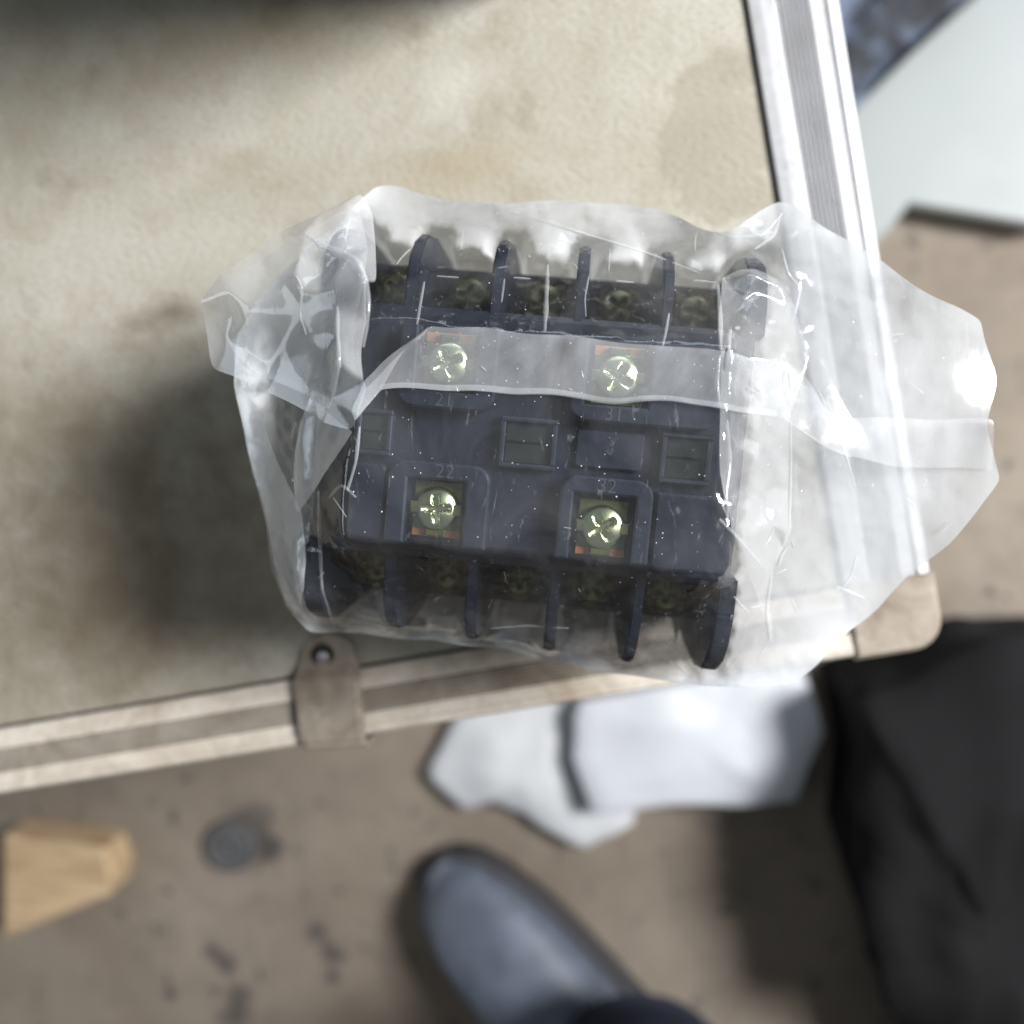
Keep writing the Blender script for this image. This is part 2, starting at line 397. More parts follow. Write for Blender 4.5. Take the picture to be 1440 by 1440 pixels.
# clip bracket riveted over the front rail
cu = lambda px, py, z=0.003: (Matrix.Rotation(-CA, 3, 'Z') @ at(px, py, z)) / MM
clip_c = cu(462, 965)
bm = bmesh.new()
L1, L2, W = 12.6, 14.6, 8.0
pts = []
for i in range(13):
    a = math.pi * i / 12; pts.append((W * 0.82 * math.cos(a), L1 - 5.4 + 5.4 * math.sin(a)))
outl = [(W, -L2 + 1.5), (W, 2), (W * 0.86, 5.5)] + pts + [(-W * 0.86, 5.5), (-W, 2), (-W, -L2 + 1.5)]
def cz(y): return 0.4 + 2.9 / (1 + math.exp(-(-y + 3.0) * 1.2))   # steps up over the rail
rows = np.linspace(L1, -L2, 34); topv = []; 
def halfw(y):
    if y > L1 - 5.4: return W * 0.82 * math.sqrt(max(0.0, 1 - ((y - (L1 - 5.4)) / 5.4) ** 2)) + 0.05
    if y > 3: return W * (0.82 + 0.18 * (L1 - 5.4 - y) / (L1 - 5.4 - 3))
    return W
vs, fs = [], []
NX = 12
for r_, y in enumerate(rows):
    for i in range(NX + 1):
        x = halfw(y) * (2 * i / NX - 1)
        e = max(0, abs(2 * i / NX - 1) - 0.85) * 2.0
        drop = 0 if y > -L2 + 1.2 else 0.5
        vs.append((x, y, cz(y) + 1.1 - e - drop))
nt = len(vs)
for r_, y in enumerate(rows):
    for i in range(NX + 1):
        vs.append((halfw(y) * (2 * i / NX - 1), y, cz(y)))
R_ = len(rows)
for r_ in range(R_ - 1):
    for i in range(NX):
        a = r_ * (NX + 1) + i
        fs.append((a, a + 1, a + NX + 2, a + NX + 1)); fs.append((nt + a, nt + a + NX + 1, nt + a + NX + 2, nt + a + 1))
    a = r_ * (NX + 1); fs.append((a, a + NX + 1, nt + a + NX + 1, nt + a)); a += NX; fs.append((a, nt + a, nt + a + NX + 1, a + NX + 1))
a = (R_ - 1) * (NX + 1)
for i in range(NX): fs.append((a + i, a + i + 1, nt + a + i + 1, nt + a + i))
# front leaf hanging down over the rail's outer side
b0 = len(vs)
for (x, y, z) in [(-W, -L2, 3.4), (W, -L2, 3.4), (W, -L2 - 0.9, 2.6), (-W, -L2 - 0.9, 2.6), (-W, -L2, -16), (W, -L2, -16), (W, -L2 - 0.9, -16), (-W, -L2 - 0.9, -16)]: vs.append((x, y, z))
for f_ in ((0, 1, 2, 3), (3, 2, 6, 7), (4, 7, 6, 5), (0, 4, 5, 1), (1, 5, 6, 2), (0, 3, 7, 4)): fs.append(tuple(b0 + q for q in f_))
ROTC = math.radians(-5.5)
def cl(p): 
    c_, s_ = math.cos(ROTC + 0), math.sin(ROTC + 0)
    return Vector(((clip_c.x + p[0] * c_ - p[1] * s_), (clip_c.y + p[0] * s_ + p[1] * c_), H0 + p[2])) * MM
clip = mesh_obj('latch_plate', [cl(p) for p in vs], fs, M['clip'], case)
def disc_solid(cx, cy, prof, seg=20):
    vs, fs = [], []
    for (r, z) in prof:
        for i in range(seg):
            a = 2 * math.pi * i / seg; vs.append((cx + r * math.cos(a), cy + r * math.sin(a), z))
    for k in range(len(prof) - 1):
        for i in range(seg):
            j = (i + 1) % seg; fs.append((k * seg + i, k * seg + j, (k + 1) * seg + j, (k + 1) * seg + i))
    fs.append(tuple(range(seg))[::-1]); fs.append(tuple((len(prof) - 1) * seg + i for i in range(seg)))
    return vs, fs
hx, hy = -1.2, L1 - 5.3
vs, fs = disc_solid(hx, hy, [(3.0, 1.3), (2.9, 1.75), (2.4, 1.75), (2.2, 1.55)])
mesh_obj('rivet_hole', [cl(p) for p in vs], fs, M['hole'], clip)
vs, fs = disc_solid(hx + 0.3, hy - 0.1, [(1.3, 1.4), (1.3, 1.9), (0.9, 2.25), (0.3, 2.4)])
mesh_obj('rivet', [cl(p) for p in vs], fs, M['rivet'], clip, True)

# ------------------------------------------------------------------ the contactor
DC = at(752, 620, 0.075); DROT = -math.radians(5.0)
BASE_Z = 0.0006
dev = empty('contactor', (DC.x, DC.y, BASE_Z), DROT)
tag(dev, 'black moulded electrical contactor with brass screw terminals sealed inside the clear bag', 'contactor')
cd, sd = math.cos(DROT), math.sin(DROT)
def d2w(u, v_): return (DC.x + (u * cd - v_ * sd) * MM, DC.y + (u * sd + v_ * cd) * MM)
U0, U1 = -38.5, 35.0
def part(name, polys, mat, parent=dev, smooth=False):
    bm = bmesh.new()
    for (poly, z0, z1, bv) in polys: prism(bm, poly, z0, z1, bv)
    return bm_obj(name, scale_bm(bm), mat, parent, smooth)
base = part('base_housing', [(rrect(U0, U1, -31.5, 31.5, (2, 2, 2, 2)), 0.0, 38, 0.8)], M['black_plastic'])
part('contact_housing', [(rrect(U0 + 1.5, U1 - 1.5, -21, 20.5, (2.5, 2.5, 2.5, 2.5)), 37.5, 63, 1.0)], M['black_plastic'])
TB = (-28.2, 28.4, -17.6, 16.4)
part('auxiliary_block', [(rrect(*TB, (1.5, 1.5, 1.5, 1.5)), 62.5, 71.6, 0.5)], M['black_plastic'])
# raised terminal housings (U-shaped, wells open outwards) on the block
def housing_u(x0, x1, y0, y1, wx0, wx1, wy, r, up):
    """rectangle with rounded inner corners and a notch (the well) open to the outer side"""
    if up:   # outer side = y1
        arc = rrect(x0, x1, y0, y1, (r, r, 0, 0))
        # insert notch on the top edge between x1y1 and x0y1
        k = arc.index((x1, y1)); return arc[:k + 1] + [(wx1, y1), (wx1, wy), (wx0, wy), (wx0, y1)] + arc[k + 1:]
    arc = rrect(x0, x1, y0, y1, (0, 0, r, r))
    k = arc.index((x0, y0)); return arc[:k + 1] + [(wx0, y0), (wx0, wy), (wx1, wy), (wx1, y0)] + arc[k + 1:]
hs = []
for (x0, x1, wx0, wx1) in ((-21.6, -6.6, -18.9, -9.8), (4.8, 27.2, 6.9, 16.4)):
    hs.append((housing_u(x0, x1, 3.6, 16.1, wx0, wx1, 6.2, 2.6, True), 71.5, 75.0, 0.35))
part('terminal_housing', hs[:1], M['black_plastic2']); part('terminal_housing', hs[1:], M['black_plastic2'])
for (x0, x1, wx0, wx1) in ((-21.9, -6.2, -18.9, -9.7), (4.6, 18.6, 6.6, 16.1)):
    part('terminal_housing', [(housing_u(x0, x1, -17.3, -4.6, wx0, wx1, -7.2, 2.6, False), 71.5, 75.0, 0.35)], M['black_plastic2'])
part('end_housing', [(rrect(18.9, 30.6, -17.9, -6.0, (1, 1.2, 1.2, 0.6)), 62.0, 74.4, 0.5)], M['black_plastic'])
part('end_housing', [(rrect(-28.0, -22.4, -17.3, -5.6, (1, 1, 1, 1)), 71.5, 74.0, 0.4)], M['black_plastic'])
# little framed windows across the middle
def window(x0, x1, y0, y1):
    t = 0.75
    fr = part('window_frame', [(rect(x0, x1, y0, y0 + t), 71.5, 73.4, 0.2), (rect(x0, x1, y1 - t, y1), 71.5, 73.4, 0.2),
                               (rect(x0, x0 + t, y0 + t, y1 - t), 71.5, 73.4, 0.2), (rect(x1 - t, x1, y0 + t, y1 - t), 71.5, 73.4, 0.2)], M['black_plastic2'])
    part('window_pane', [(rect(x0 + t, x1 - t, y0 + t, (y0 + y1) / 2 - 0.15), 71.4, 72.2, 0.15),
                         (rect(x0 + t, x1 - t, (y0 + y1) / 2 + 0.15, y1 - t), 71.4, 72.3, 0.15)], M['window'], fr)
window(-5.4, 3.3, -4.4, 3.4); window(19.2, 26.8, -4.6, 3.1); window(-27.8, -22.2, -4.3, 2.8)
part('actuator_bar', [(rrect(6.2, 16.6, -3.4, 2.6, (0.6,) * 4), 71.5, 72.6, 0.3)], M['black_plastic2'])
# partition fins
def fin(u, side, th, name='barrier_fin'):
    prof = [(19.5, 62.6), (25, 62.2), (29.5, 60.4), (32.8, 57.0), (34.8, 52.5), (35.6, 46), (35.2, 30), (34, 8), (19.5, 8)]
    kf = 0.985 if side > 0 else (1.085 if u > 30 else 1.0 + 0.03 + 0.0014 * (u + 24))
    prof = [(19.5 + (a - 19.5) * (1 + (kf - 1) * 2.0), z) for a, z in prof]
    bm = bmesh.new(); L = []
    for s, ins in ((-1, 0), (1, 0)):
        L.append([bm.verts.new((u + s * th / 2, side * a, z)) for a, z in prof])
    bm.faces.new(L[0]); bm.faces.new(L[1][::-1]); n_ = len(prof)
    for i in range(n_):
        j = (i + 1) % n_; bm.faces.new((L[0][i], L[1][i], L[1][j], L[0][j]))
    bmesh.ops.bevel(bm, geom=[e for e in bm.edges], offset=0.45, segments=2, affect='EDGES')
    return bm_obj(name, scale_bm(bm), M['black_plastic'], dev, False)
FINS = [(-36.9, 3.0), (-23.2, 2.0), (-9.1, 2.0), (4.8, 2.0), (18.8, 2.0), (33.2, 3.2)]
for u, th in FINS:
    fin(u, -1, th); fin(u, 1, th)
# screws: pan head with combined cross / slot drive
def screw_mesh(r=3.4):
    seg, rings = 40, 14
    vs, fs = [(0, 0, 0.75)], []
    for k in range(1, rings + 1):
        rr = r * k / rings
        for i in range(seg):
            a = 2 * math.pi * i / seg; x, y = rr * math.cos(a), rr * math.sin(a)
            z = 1.9 * (1 - (rr / (r * 1.25)) ** 2.6) if k < rings else 0.55
            if rr < r * 0.66 and (abs(x) < 0.46 or abs(y) < 0.46): z -= 1.15 * (1 - (rr / (r * 0.72)) ** 3)
            vs.append((x, y, z))
    for i in range(seg): fs.append((0, 1 + i, 1 + (i + 1) % seg))
    for k in range(rings - 1):
        for i in range(seg):
            j = (i + 1) % seg; a = 1 + k * seg
            fs.append((a + i, a + seg + i, a + seg + j, a + j))
    b = len(vs)
    for i in range(seg):
        a = 2 * math.pi * i / seg; vs.append((r * math.cos(a), r * math.sin(a), -1.0))
    a0 = 1 + (rings - 1) * seg
    for i in range(seg):
        j = (i + 1) % seg; fs.append((a0 + i, b + i, b + j, a0 + j))
    return [Vector(p) * MM for p in vs], fs
vs, fs = screw_mesh()
SCREW = {}
def terminal(u, v_, z, rot, ws=4.1, out=-1, lit=True):
    """clamp plate with upturned ears + screw, all parts of the contactor"""
    global SCREW
    bm = bmesh.new()
    prism(bm, rect(-ws * 0.93, ws * 0.93, -4.2, 3.4), 0, 0.5, 0.12)
    prism(bm, rect(-ws, -ws + 1.9, -0.9, 0.9), 0.6, 2.2, 0.2); prism(bm, rect(ws - 1.9, ws, -0.9, 0.9), 0.6, 2.2, 0.2)
    prism(bm, rect(-1.6, 1.6, 3.2, 4.4), 0.2, 1.5, 0.2)
    for q in bm.verts: q.co = Vector((q.co.x, q.co.y * (-out) * -1, q.co.z))
    pl = bm_obj('clamp_plate', scale_bm(bm), M['brass'] if lit else M['brass_shaded'], dev)
    pl.location = (u * MM, v_ * MM, z * MM)
    if not lit: bm = bmesh.new(); prism(bm, rect(-ws * 0.2, ws * 0.2, 0, 0.9), 0.5, 1.1, 0.15)
    else: bm = bmesh.new(); prism(bm, rect(-ws * 0.95, ws * 0.95, 0, 1.7), -0.9, 0.2, 0.15)
    cp = bm_obj('contact_strip', scale_bm(bm), M['copper'], dev)
    cp.location = (u * MM, (v_ + (out * 4.6 if out < 0 else 3.0)) * MM, (z + 0.2) * MM)
    if lit not in SCREW:
        so = SCREW[lit] = mesh_obj('terminal_screw', vs, fs, M['screw'] if lit else M['screw_shaded'], dev, True)
    else:
        so = SCREW[lit].copy(); COL.objects.link(so); so.parent = dev
    so.location = (u * MM, v_ * MM, (z + 0.9) * MM); so.rotation_euler = (0, 0, rot)
terminal(-14.3, -11.7, 71.7, 0.08, out=-1); terminal(11.4, -12.2, 71.7, 0.62, out=-1)
terminal(-14.3, 10.6, 71.7, 0.5, out=1); terminal(11.6, 10.6, 71.7, 1.1, out=1)
for k, u in enumerate((-30.0, -16.1, -2.1, 11.8, 25.9)):
    terminal(u, -26.0, 39.2, 0.3 + k * 0.7, 4.0, -1, False); terminal(u, 26.0, 39.2, 0.9 + k * 0.5, 4.0, 1, False)
# raised numbers beside the auxiliary screws
def text(s, u, v_, z, size):
    cu_ = bpy.data.curves.new('marking', 'FONT'); cu_.body = s; cu_.size = size; cu_.align_x = 'CENTER'; cu_.align_y = 'CENTER'; cu_.extrude = 0.00005
    t = bpy.data.objects.new('tmp', cu_); COL.objects.link(t)
    dg = bpy.context.evaluated_depsgraph_get(); me = bpy.data.meshes.new_from_object(t.evaluated_get(dg))
    bpy.data.objects.remove(t); me.materials.clear(); me.materials.append(M['mark'])
    o = bpy.data.objects.new('marking', me); COL.objects.link(o); o.parent = dev; o.location = (u * MM, v_ * MM, z * MM)
for s, u, v_ in (('32', 11.5, -5.9), ('22', -13.2, -5.9), ('31', 11.5, 4.9), ('21', -14.2, 4.9)):
    text(s, u, v_, 75.05, 0.0030)

# ------------------------------------------------------------------ height map of the contactor (for draping the film)
GX0, GY0, GS, GN = -0.10, -0.08, 0.0004, 520
xs = GX0 + GS * np.arange(GN); ys = GY0 + GS * np.arange(420)
XX, YY = np.meshgrid(xs, ys, indexing='ij')
uu = ((XX - DC.x) * cd + (YY - DC.y) * sd) / MM; vv = (-(XX - DC.x) * sd + (YY - DC.y) * cd) / MM
HM = np.zeros_like(uu)
def stamp(mask, z): np.maximum(HM, np.where(mask, z, 0), out=HM)
stamp((uu > U0) & (uu < U1) & (abs(vv) < 31.5), 38)
for u in (-30.0, -16.1, -2.1, 11.8, 25.9): stamp((abs(uu - u) < 3.4) & (abs(abs(vv) - 26) < 3.4), 42.5)
stamp((uu > U0 + 1.5) & (uu < U1 - 1.5) & (vv > -21) & (vv < 20.5), 63)
stamp((uu > TB[0]) & (uu < TB[1]) & (vv > TB[2]) & (vv < TB[3]), 75.2)
stamp((uu > 18.9) & (uu < 30.6) & (vv > -17.9) & (vv < -6), 74.6)
fa = np.abs(vv); fz = np.interp(fa, [0, 19.5, 25, 29.5, 32.8, 34.8, 35.6, 35.8], [0, 62.6, 62.2, 60.4, 57, 52.5, 46, 0])
for u, th in FINS:
    for side in (-1, 1):
        kf = 0.985 if side > 0 else (1.085 if u > 30 else 1.0 + 0.03 + 0.0014 * (u + 24))
        fb = 19.5 + (fa - 19.5) / (1 + (kf - 1) * 2.0)
        fz = np.interp(fb, [0, 19.5, 25, 29.5, 32.8, 34.8, 35.6, 35.8], [0, 62.6, 62.2, 60.4, 57, 52.5, 46, 0])
        stamp((abs(uu - u) < th / 2 + 0.5) & (fb > 19) & (fb < 35.9) & (vv * side > 0), fz)
HM = (HM * MM) + np.where(HM > 0, BASE_Z, 0)
DEVMASK = HM > 0
def lookup(A, x, y):
    i = np.clip(np.rint((x - GX0) / GS).astype(int), 0, A.shape[0] - 1); j = np.clip(np.rint((y - GY0) / GS).astype(int), 0, A.shape[1] - 1)
    return A[i, j]

# ------------------------------------------------------------------ plastic film sheets
def densify(pts, step, closed):
    out = []; n_ = len(pts)
    for i in range(n_ if closed else n_ - 1):
        a, b = Vector(pts[i]), Vector(pts[(i + 1) % n_]); k = max(1, int(round((b - a).to_2d().length / step)))
        for s in range(k): out.append(a.lerp(b, s / k))
    if not closed: out.append(Vector(pts[-1]))
    return out
def inside_poly(P, poly):
    x, y = P[:, 0], P[:, 1]; r = np.zeros(len(P), bool); n_ = len(poly)
    for i in range(n_):
        x0, y0 = poly[i][0], poly[i][1]; x1, y1 = poly[(i + 1) % n_][0], poly[(i + 1) % n_][1]
        c = ((y0 > y) != (y1 > y)); 
        with np.errstate(divide='ignore', invalid='ignore'):
            xi = (x1 - x0) * (y - y0) / (y1 - y0) + x0
        r ^= c & (x < xi)
    return r
def film(name, outline, creases, step, excess, mat, parent, lower=None, upper=None, noise_z=0.0006, iters=260, lap=500, bend=0.12, seed=1, pin_edge=True, subdiv=1, wave=0.0, facet=0.0):
    """triangulated sheet, stretched between its outline and crease lines, kept off what it lies on and then buckled by its spare length"""
    rng = np.random.default_rng(seed)
    ob = densify(outline, step, True); nb = len(ob)
    ob = [p + Vector((noise.noise((p.x * 110, p.y * 110, 4.0)), noise.noise((p.x * 110, p.y * 110, 9.0)), 0)) * 0.0009 for p in ob]
    cr = [densify(c, step, False) for c in creases]
    fixed = list(ob); edges = []
    for c in cr:
        b = len(fixed); fixed += c; edges += [(b + i, b + i + 1) for i in range(len(c) - 1)]
    F2 = np.array([(p.x, p.y) for p in fixed])
    lo, hi = F2.min(0), F2.max(0)
    gx = np.arange(lo[0], hi[0], step); gy = np.arange(lo[1], hi[1], step * 0.866)
    G = np.array([(x + (step / 2 if k % 2 else 0), y) for k, y in enumerate(gy) for x in gx])
    G += rng.uniform(-0.22, 0.22, G.shape) * step
    G = G[inside_poly(G, [(p.x, p.y) for p in ob])]
    keep = np.ones(len(G), bool)
    for k in range(0, len(F2), 64):
        d = ((G[:, None, :] - F2[None, k:k + 64, :]) ** 2).sum(2).min(1); keep &= d > (0.6 * step) ** 2
    G = G[keep]
    allp = [Vector((float(a), float(b))) for a, b in F2] + [Vector((float(a), float(b))) for a, b in G]
    vo, eo, fo, ov, oe, of = delaunay_2d_cdt(allp, edges, [list(range(nb))], 1, 1e-7)
    P = np.array([(p.x, p.y, 0.0) for p in vo]); n_ = len(P)
    z = np.full(n_, np.nan); pin = np.zeros(n_, bool); pinb = np.zeros(n_, bool)
    for i, o in enumerate(ov):
        for q in o:
            if q < len(fixed): z[i] = fixed[q].z; pin[i] = True; pinb[i] |= q < nb
    kd = kdtree.KDTree(int(pin.sum()))
    for i in np.where(pin)[0]: kd.insert((P[i, 0], P[i, 1], 0), int(i))
    kd.balance()
    for i in np.where(~pin)[0]:
        acc = ws = 0
        for co, idx, dist in kd.find_n((P[i, 0], P[i, 1], 0), 8):
            wgt = 1 / (dist + 1e-4) ** 1.5; acc += wgt * z[idx]; ws += wgt
        z[i] = acc / ws
    T = np.array([f for f in fo if len(f) == 3]); E = np.array(eo)
    val = np.bincount(E.ravel(), minlength=n_).astype(float); val[val == 0] = 1
    def lowv(): return lookup(lower, P[:, 0], P[:, 1]) if isinstance(lower, np.ndarray) else lower(P)
    lw = lowv() if lower is not None else None
    uw = (lookup(upper, P[:, 0], P[:, 1]) if isinstance(upper, np.ndarray) else upper(P)) if upper is not None else None
    z0 = z.copy()
    om = 1.0
    for it in range(lap):
        s = np.bincount(E[:, 0], weights=z[E[:, 1]], minlength=n_) + np.bincount(E[:, 1], weights=z[E[:, 0]], minlength=n_)
        z = np.where(pin, z0, s / val)
        if lw is not None: z = np.maximum(z, lw)
        if uw is not None: z = np.minimum(z, uw)
    P[:, 2] = z
    if wave:
        dz = np.array([abs(noise.noise(Vector((p[0] * 38 + seed, p[1] * 38, 0.3)))) * 1.3 + 0.5 * noise.noise(Vector((p[0] * 75, p[1] * 75 + seed, 1.0))) - 0.4 for p in P])
        free = (~pin).astype(float) * (1 if lw is None else np.clip((P[:, 2] - lw) / 0.008, 0, 1))
        de = np.full(n_, 1.0)
        for i in np.where(~pin)[0]:
            co, idx, dist = kd.find((P[i, 0], P[i, 1], 0)); de[i] = min(1.0, dist / 0.008)
        P[:, 2] += dz * wave * free * de
        if lw is not None: P[:, 2] = np.maximum(P[:, 2], lw)
    if facet:
        P[~pin, 2] += rng.normal(0, facet, int((~pin).sum()))
        P[~pin, :2] += rng.normal(0, step * 0.12, (int((~pin).sum()), 2))
        if lw is not None: P[:, 2] = np.maximum(P[:, 2], lowv())
    if iters:
        # opposite vertices across every inner edge resist folding
        ed = {}
        for t in T:
            for a, b, c in ((t[0], t[1], t[2]), (t[1], t[2], t[0]), (t[2], t[0], t[1])): ed.setdefault((min(a, b), max(a, b)), []).append(c)
        B = np.array([v for v in ed.values() if len(v) == 2])
        ex = excess(P) if callable(excess) else np.full(n_, excess)
        L = np.linalg.norm(P[E[:, 0]] - P[E[:, 1]], axis=1) * (1 + 0.5 * (ex[E[:, 0]] + ex[E[:, 1]]))
        LB = np.linalg.norm(P[B[:, 0]] - P[B[:, 1]], axis=1) * (1 + 0.5 * (ex[B[:, 0]] + ex[B[:, 1]]))
        nz = np.array([noise.fractal(Vector((p[0] * 90 + seed * 7, p[1] * 90, 0)), 0.9, 2.1, 3) for p in P])
        P[:, 2] += nz * noise_z * np.minimum(1, ex / 0.02)
        X0 = P.copy(); vb = np.bincount(B.ravel(), minlength=n_).astype(float)
        hard = pinb if pin_edge else np.zeros(n_, bool)
        softm = pin & ~hard
        for it in range(iters):
            d = P[E[:, 1]] - P[E[:, 0]]; l = np.linalg.norm(d, axis=1) + 1e-12
            c = (0.5 * (l - L) / l)[:, None] * d
            acc = np.stack([np.bincount(E[:, 0], weights=c[:, k], minlength=n_) - np.bincount(E[:, 1], weights=c[:, k], minlength=n_) for k in range(3)], 1)
            P += acc / val[:, None] * 1.7
            d = P[B[:, 1]] - P[B[:, 0]]; l = np.linalg.norm(d, axis=1) + 1e-12
            c = (0.5 * np.minimum(0, l - LB) / l)[:, None] * d * bend
            acc = np.stack([np.bincount(B[:, 0], weights=c[:, k], minlength=n_) - np.bincount(B[:, 1], weights=c[:, k], minlength=n_) for k in range(3)], 1)
            P += acc / 3.0
            if lower is not None:
                if it % 5 == 0: lw = lowv()
                P[:, 2] = np.maximum(P[:, 2], lw)
            if uw is not None: P[:, 2] = np.minimum(P[:, 2], uw)
            P[hard] = X0[hard]; P[softm, 2] = 0.7 * P[softm, 2] + 0.3 * X0[softm, 2]
        # light smoothing
        for k in range(1):
            s = np.stack([np.bincount(E[:, 0], weights=P[E[:, 1], q], minlength=n_) + np.bincount(E[:, 1], weights=P[E[:, 0], q], minlength=n_) for q in range(3)], 1) / val[:, None]
            m = ~pin; P[m] = 0.5 * P[m] + 0.5 * s[m]
            if lower is not None: P[:, 2] = np.maximum(P[:, 2], lowv())
    o = mesh_obj(name, P, T, mat, parent, True)
    if facet:
        at_ = o.data.attributes.new('crease_edge', 'FLOAT', 'EDGE')
        at_.data.foreach_set('value', np.clip(rng.normal(0.30, 0.22, len(o.data.edges)), 0.0, 1.0).astype(np.float32))
    if subdiv:
        md = o.modifiers.new('smooth', 'SUBSURF'); md.levels = subdiv; md.render_levels = subdiv
    return o, P

bag = empty('plastic_bag', (0, 0, 0))
tag(bag, 'crumpled clear polythene bag wrapped around the black contactor with a doubled seam', 'plastic bag')
def px(pts): return [tuple(at(a, b, c * MM)) for a, b, c in pts]
OUT = [(530, 264, 44), (560, 264, 44), (640, 285, 45), (700, 283, 46), (780, 284, 46), (850, 286, 46), (930, 300, 46), (985, 320, 47), (1008, 325, 48),
       (1035, 317, 48), (1070, 296, 48), (1097, 285, 48), (1118, 290, 48), (1170, 325, 47), (1232, 362, 49), (1262, 386, 51), (1330, 428, 53), (1382, 452, 53),
       (1402, 540, 53), (1390, 600, 54), (1408, 676, 53), (1334, 764, 51), (1262, 830, 48), (1200, 884, 46), (1152, 928, 47), (1112, 965, 47),
       (985, 966, 46), (920, 957, 45), (850, 944, 44), (770, 926, 42), (700, 910, 40), (610, 896, 40), (540, 896, 42), (480, 890, 44), (432, 884, 46),
       (402, 852, 48), (386, 806, 50), (365, 700, 52), (345, 610, 53), (328, 540, 53), (330, 470, 52), (380, 400, 50), (450, 330, 47)]
outline = px(OUT)
# back sheet: hangs under the contactor onto the lid
def back_upper(P):
    m = lookup(DEVMASK, P[:, 0], P[:, 1]); return np.where(m, 0.00035, 1.0)
NEAR = DEVMASK.copy()
for k in range(3):      # just round the contactor the back sheet may hang down to the lid
    NEAR[1:] |= NEAR[:-1].copy(); NEAR[:-1] |= NEAR[1:].copy(); NEAR[:, 1:] |= NEAR[:, :-1].copy(); NEAR[:, :-1] |= NEAR[:, 1:].copy()
def back_lower(P): return np.where(lookup(NEAR, P[:, 0], P[:, 1]), 0.0003, 0.042)
film('back_sheet', outline, [], 1.6 * MM, 0.0, M['film_back'], bag, lower=back_lower, upper=back_upper, iters=0, lap=240, seed=2)
# front sheet over the contactor
def fex(P):
    u = ((P[:, 0] - DC.x) * cd + (P[:, 1] - DC.y) * sd) / MM; v_ = (-(P[:, 0] - DC.x) * sd + (P[:, 1] - DC.y) * cd) / MM
    on = (np.abs(u) < 27) & (np.abs(v_) < 33)
    e = np.where(on, 0.002, 0.012)
    e = np.where((u > 27) & (u < 46) & (np.abs(v_) < 34), 0.02, e)
    e = np.where(u > 46, 0.0, e)
    return e
cre = [px([(1012, 400, 62), (1018, 480, 75), (1012, 590, 76), (1015, 690, 76)]),
       px([(1112, 590, 62), (1112, 660, 60), (1110, 745, 60), (1085, 800, 58)]),
       px([(1085, 800, 58), (1078, 870, 54), (1082, 903, 50)]),
       px([(1125, 400, 52), (1115, 450, 54), (1137, 500, 55), (1120, 540, 56)]),
       px([(1060, 372, 58), (1100, 400, 58), (1118, 455, 56), (1085, 505, 66)]),
       px([(700, 300, 50), (800, 322, 57), (900, 355, 58), (985, 383, 58)])]
HMs = HM + 0.0004
front, FP = film('front_sheet', outline, cre, 0.85 * MM, fex, M['film'], bag, lower=HMs, noise_z=0.0006, iters=220, lap=600, bend=0.25, seed=3, wave=0.0016)
kdF = kdtree.KDTree(len(FP))
for i, p in enumerate(FP): kdF.insert((p[0], p[1], 0), i)
kdF.balance()
def hfront(x, y):
    acc = ws = 0
    for co, i, d in kdF.find_n((x, y, 0), 4):
        wgt = 1 / (d + 1e-5); acc += wgt * FP[i, 2]; ws += wgt
    return acc / ws
def on_front(pts, lift):
    out = []
    for a, b in pts:
        z = 0.06
        for k in range(8):
            p = at(a, b, z); z = 0.5 * z + 0.5 * (hfront(p.x, p.y) + lift * MM)
        out.append(tuple(at(a, b, z)))
    return out
def lay(lift):
    return lambda P: np.array([hfront(p[0], p[1]) + lift * MM for p in P])
def layer(name, pts, lift, mat, excess=0.006, step=0.9, seed=5, creases=()):
    L_ = on_front(pts, lift)
    cc = [on_front(c, lift + l) for c, l in creases]
    mx = lay(lift * 0.6)
    return film(name, L_, cc, step * MM, excess, mat, bag, lower=None, iters=60, lap=0, seed=seed)
# doubled back-seam running across the bag
def drape(name, pts, lift, mat, step=0.9):
    """a sheet that follows the front sheet at a small distance"""
    L_ = on_front(pts, lift)
    o, P = film(name, L_, [], step * MM, 0.0, mat, bag, iters=0, lap=1, seed=9)
    me = o.data
    for vtx in me.vertices:
        vtx.co.z = hfront(vtx.co.x, vtx.co.y) + (lift + 0.45 * noise.noise((vtx.co.x * 90, vtx.co.y * 90, lift)) + 0.22 * noise.noise((vtx.co.x * 330, vtx.co.y * 160, lift))) * MM
    return o
drape('seam_flap', [(603, 458), (740, 468), (900, 482), (1010, 492), (1100, 508), (1130, 528), (1160, 572), (1188, 590), (1262, 588), (1400, 592),
                    (1400, 662), (1262, 655), (1195, 642), (1130, 608), (1105, 592), (1010, 572), (880, 561), (740, 553), (535, 545), (498, 590), (508, 545), (560, 500)], 0.7, M['film_seam'])
drape('seam_fold', [(603, 458), (596, 470), (575, 485), (545, 530), (500, 590), (494, 575), (510, 530), (540, 505), (575, 482)], 1.2, M['film_seam'])
drape('seam_edge', [(535, 537), (740, 546), (1010, 565), (1100, 583), (1100, 591), (1010, 573), (740, 554), (530, 545)], 1.0, M['film_seam'])
# pleats on the left side
drape('side_pleat', [(330, 542), (346, 548), (385, 640), (424, 722), (430, 760), (428, 830), (432, 880), (404, 850), (388, 800), (366, 700)], 0.9, M['film_pleat'])
drape('corner_pleat', [(440, 560), (497, 606), (470, 650), (420, 722), (414, 715), (412, 650), (425, 590)], 1.6, M['film_pleat'])
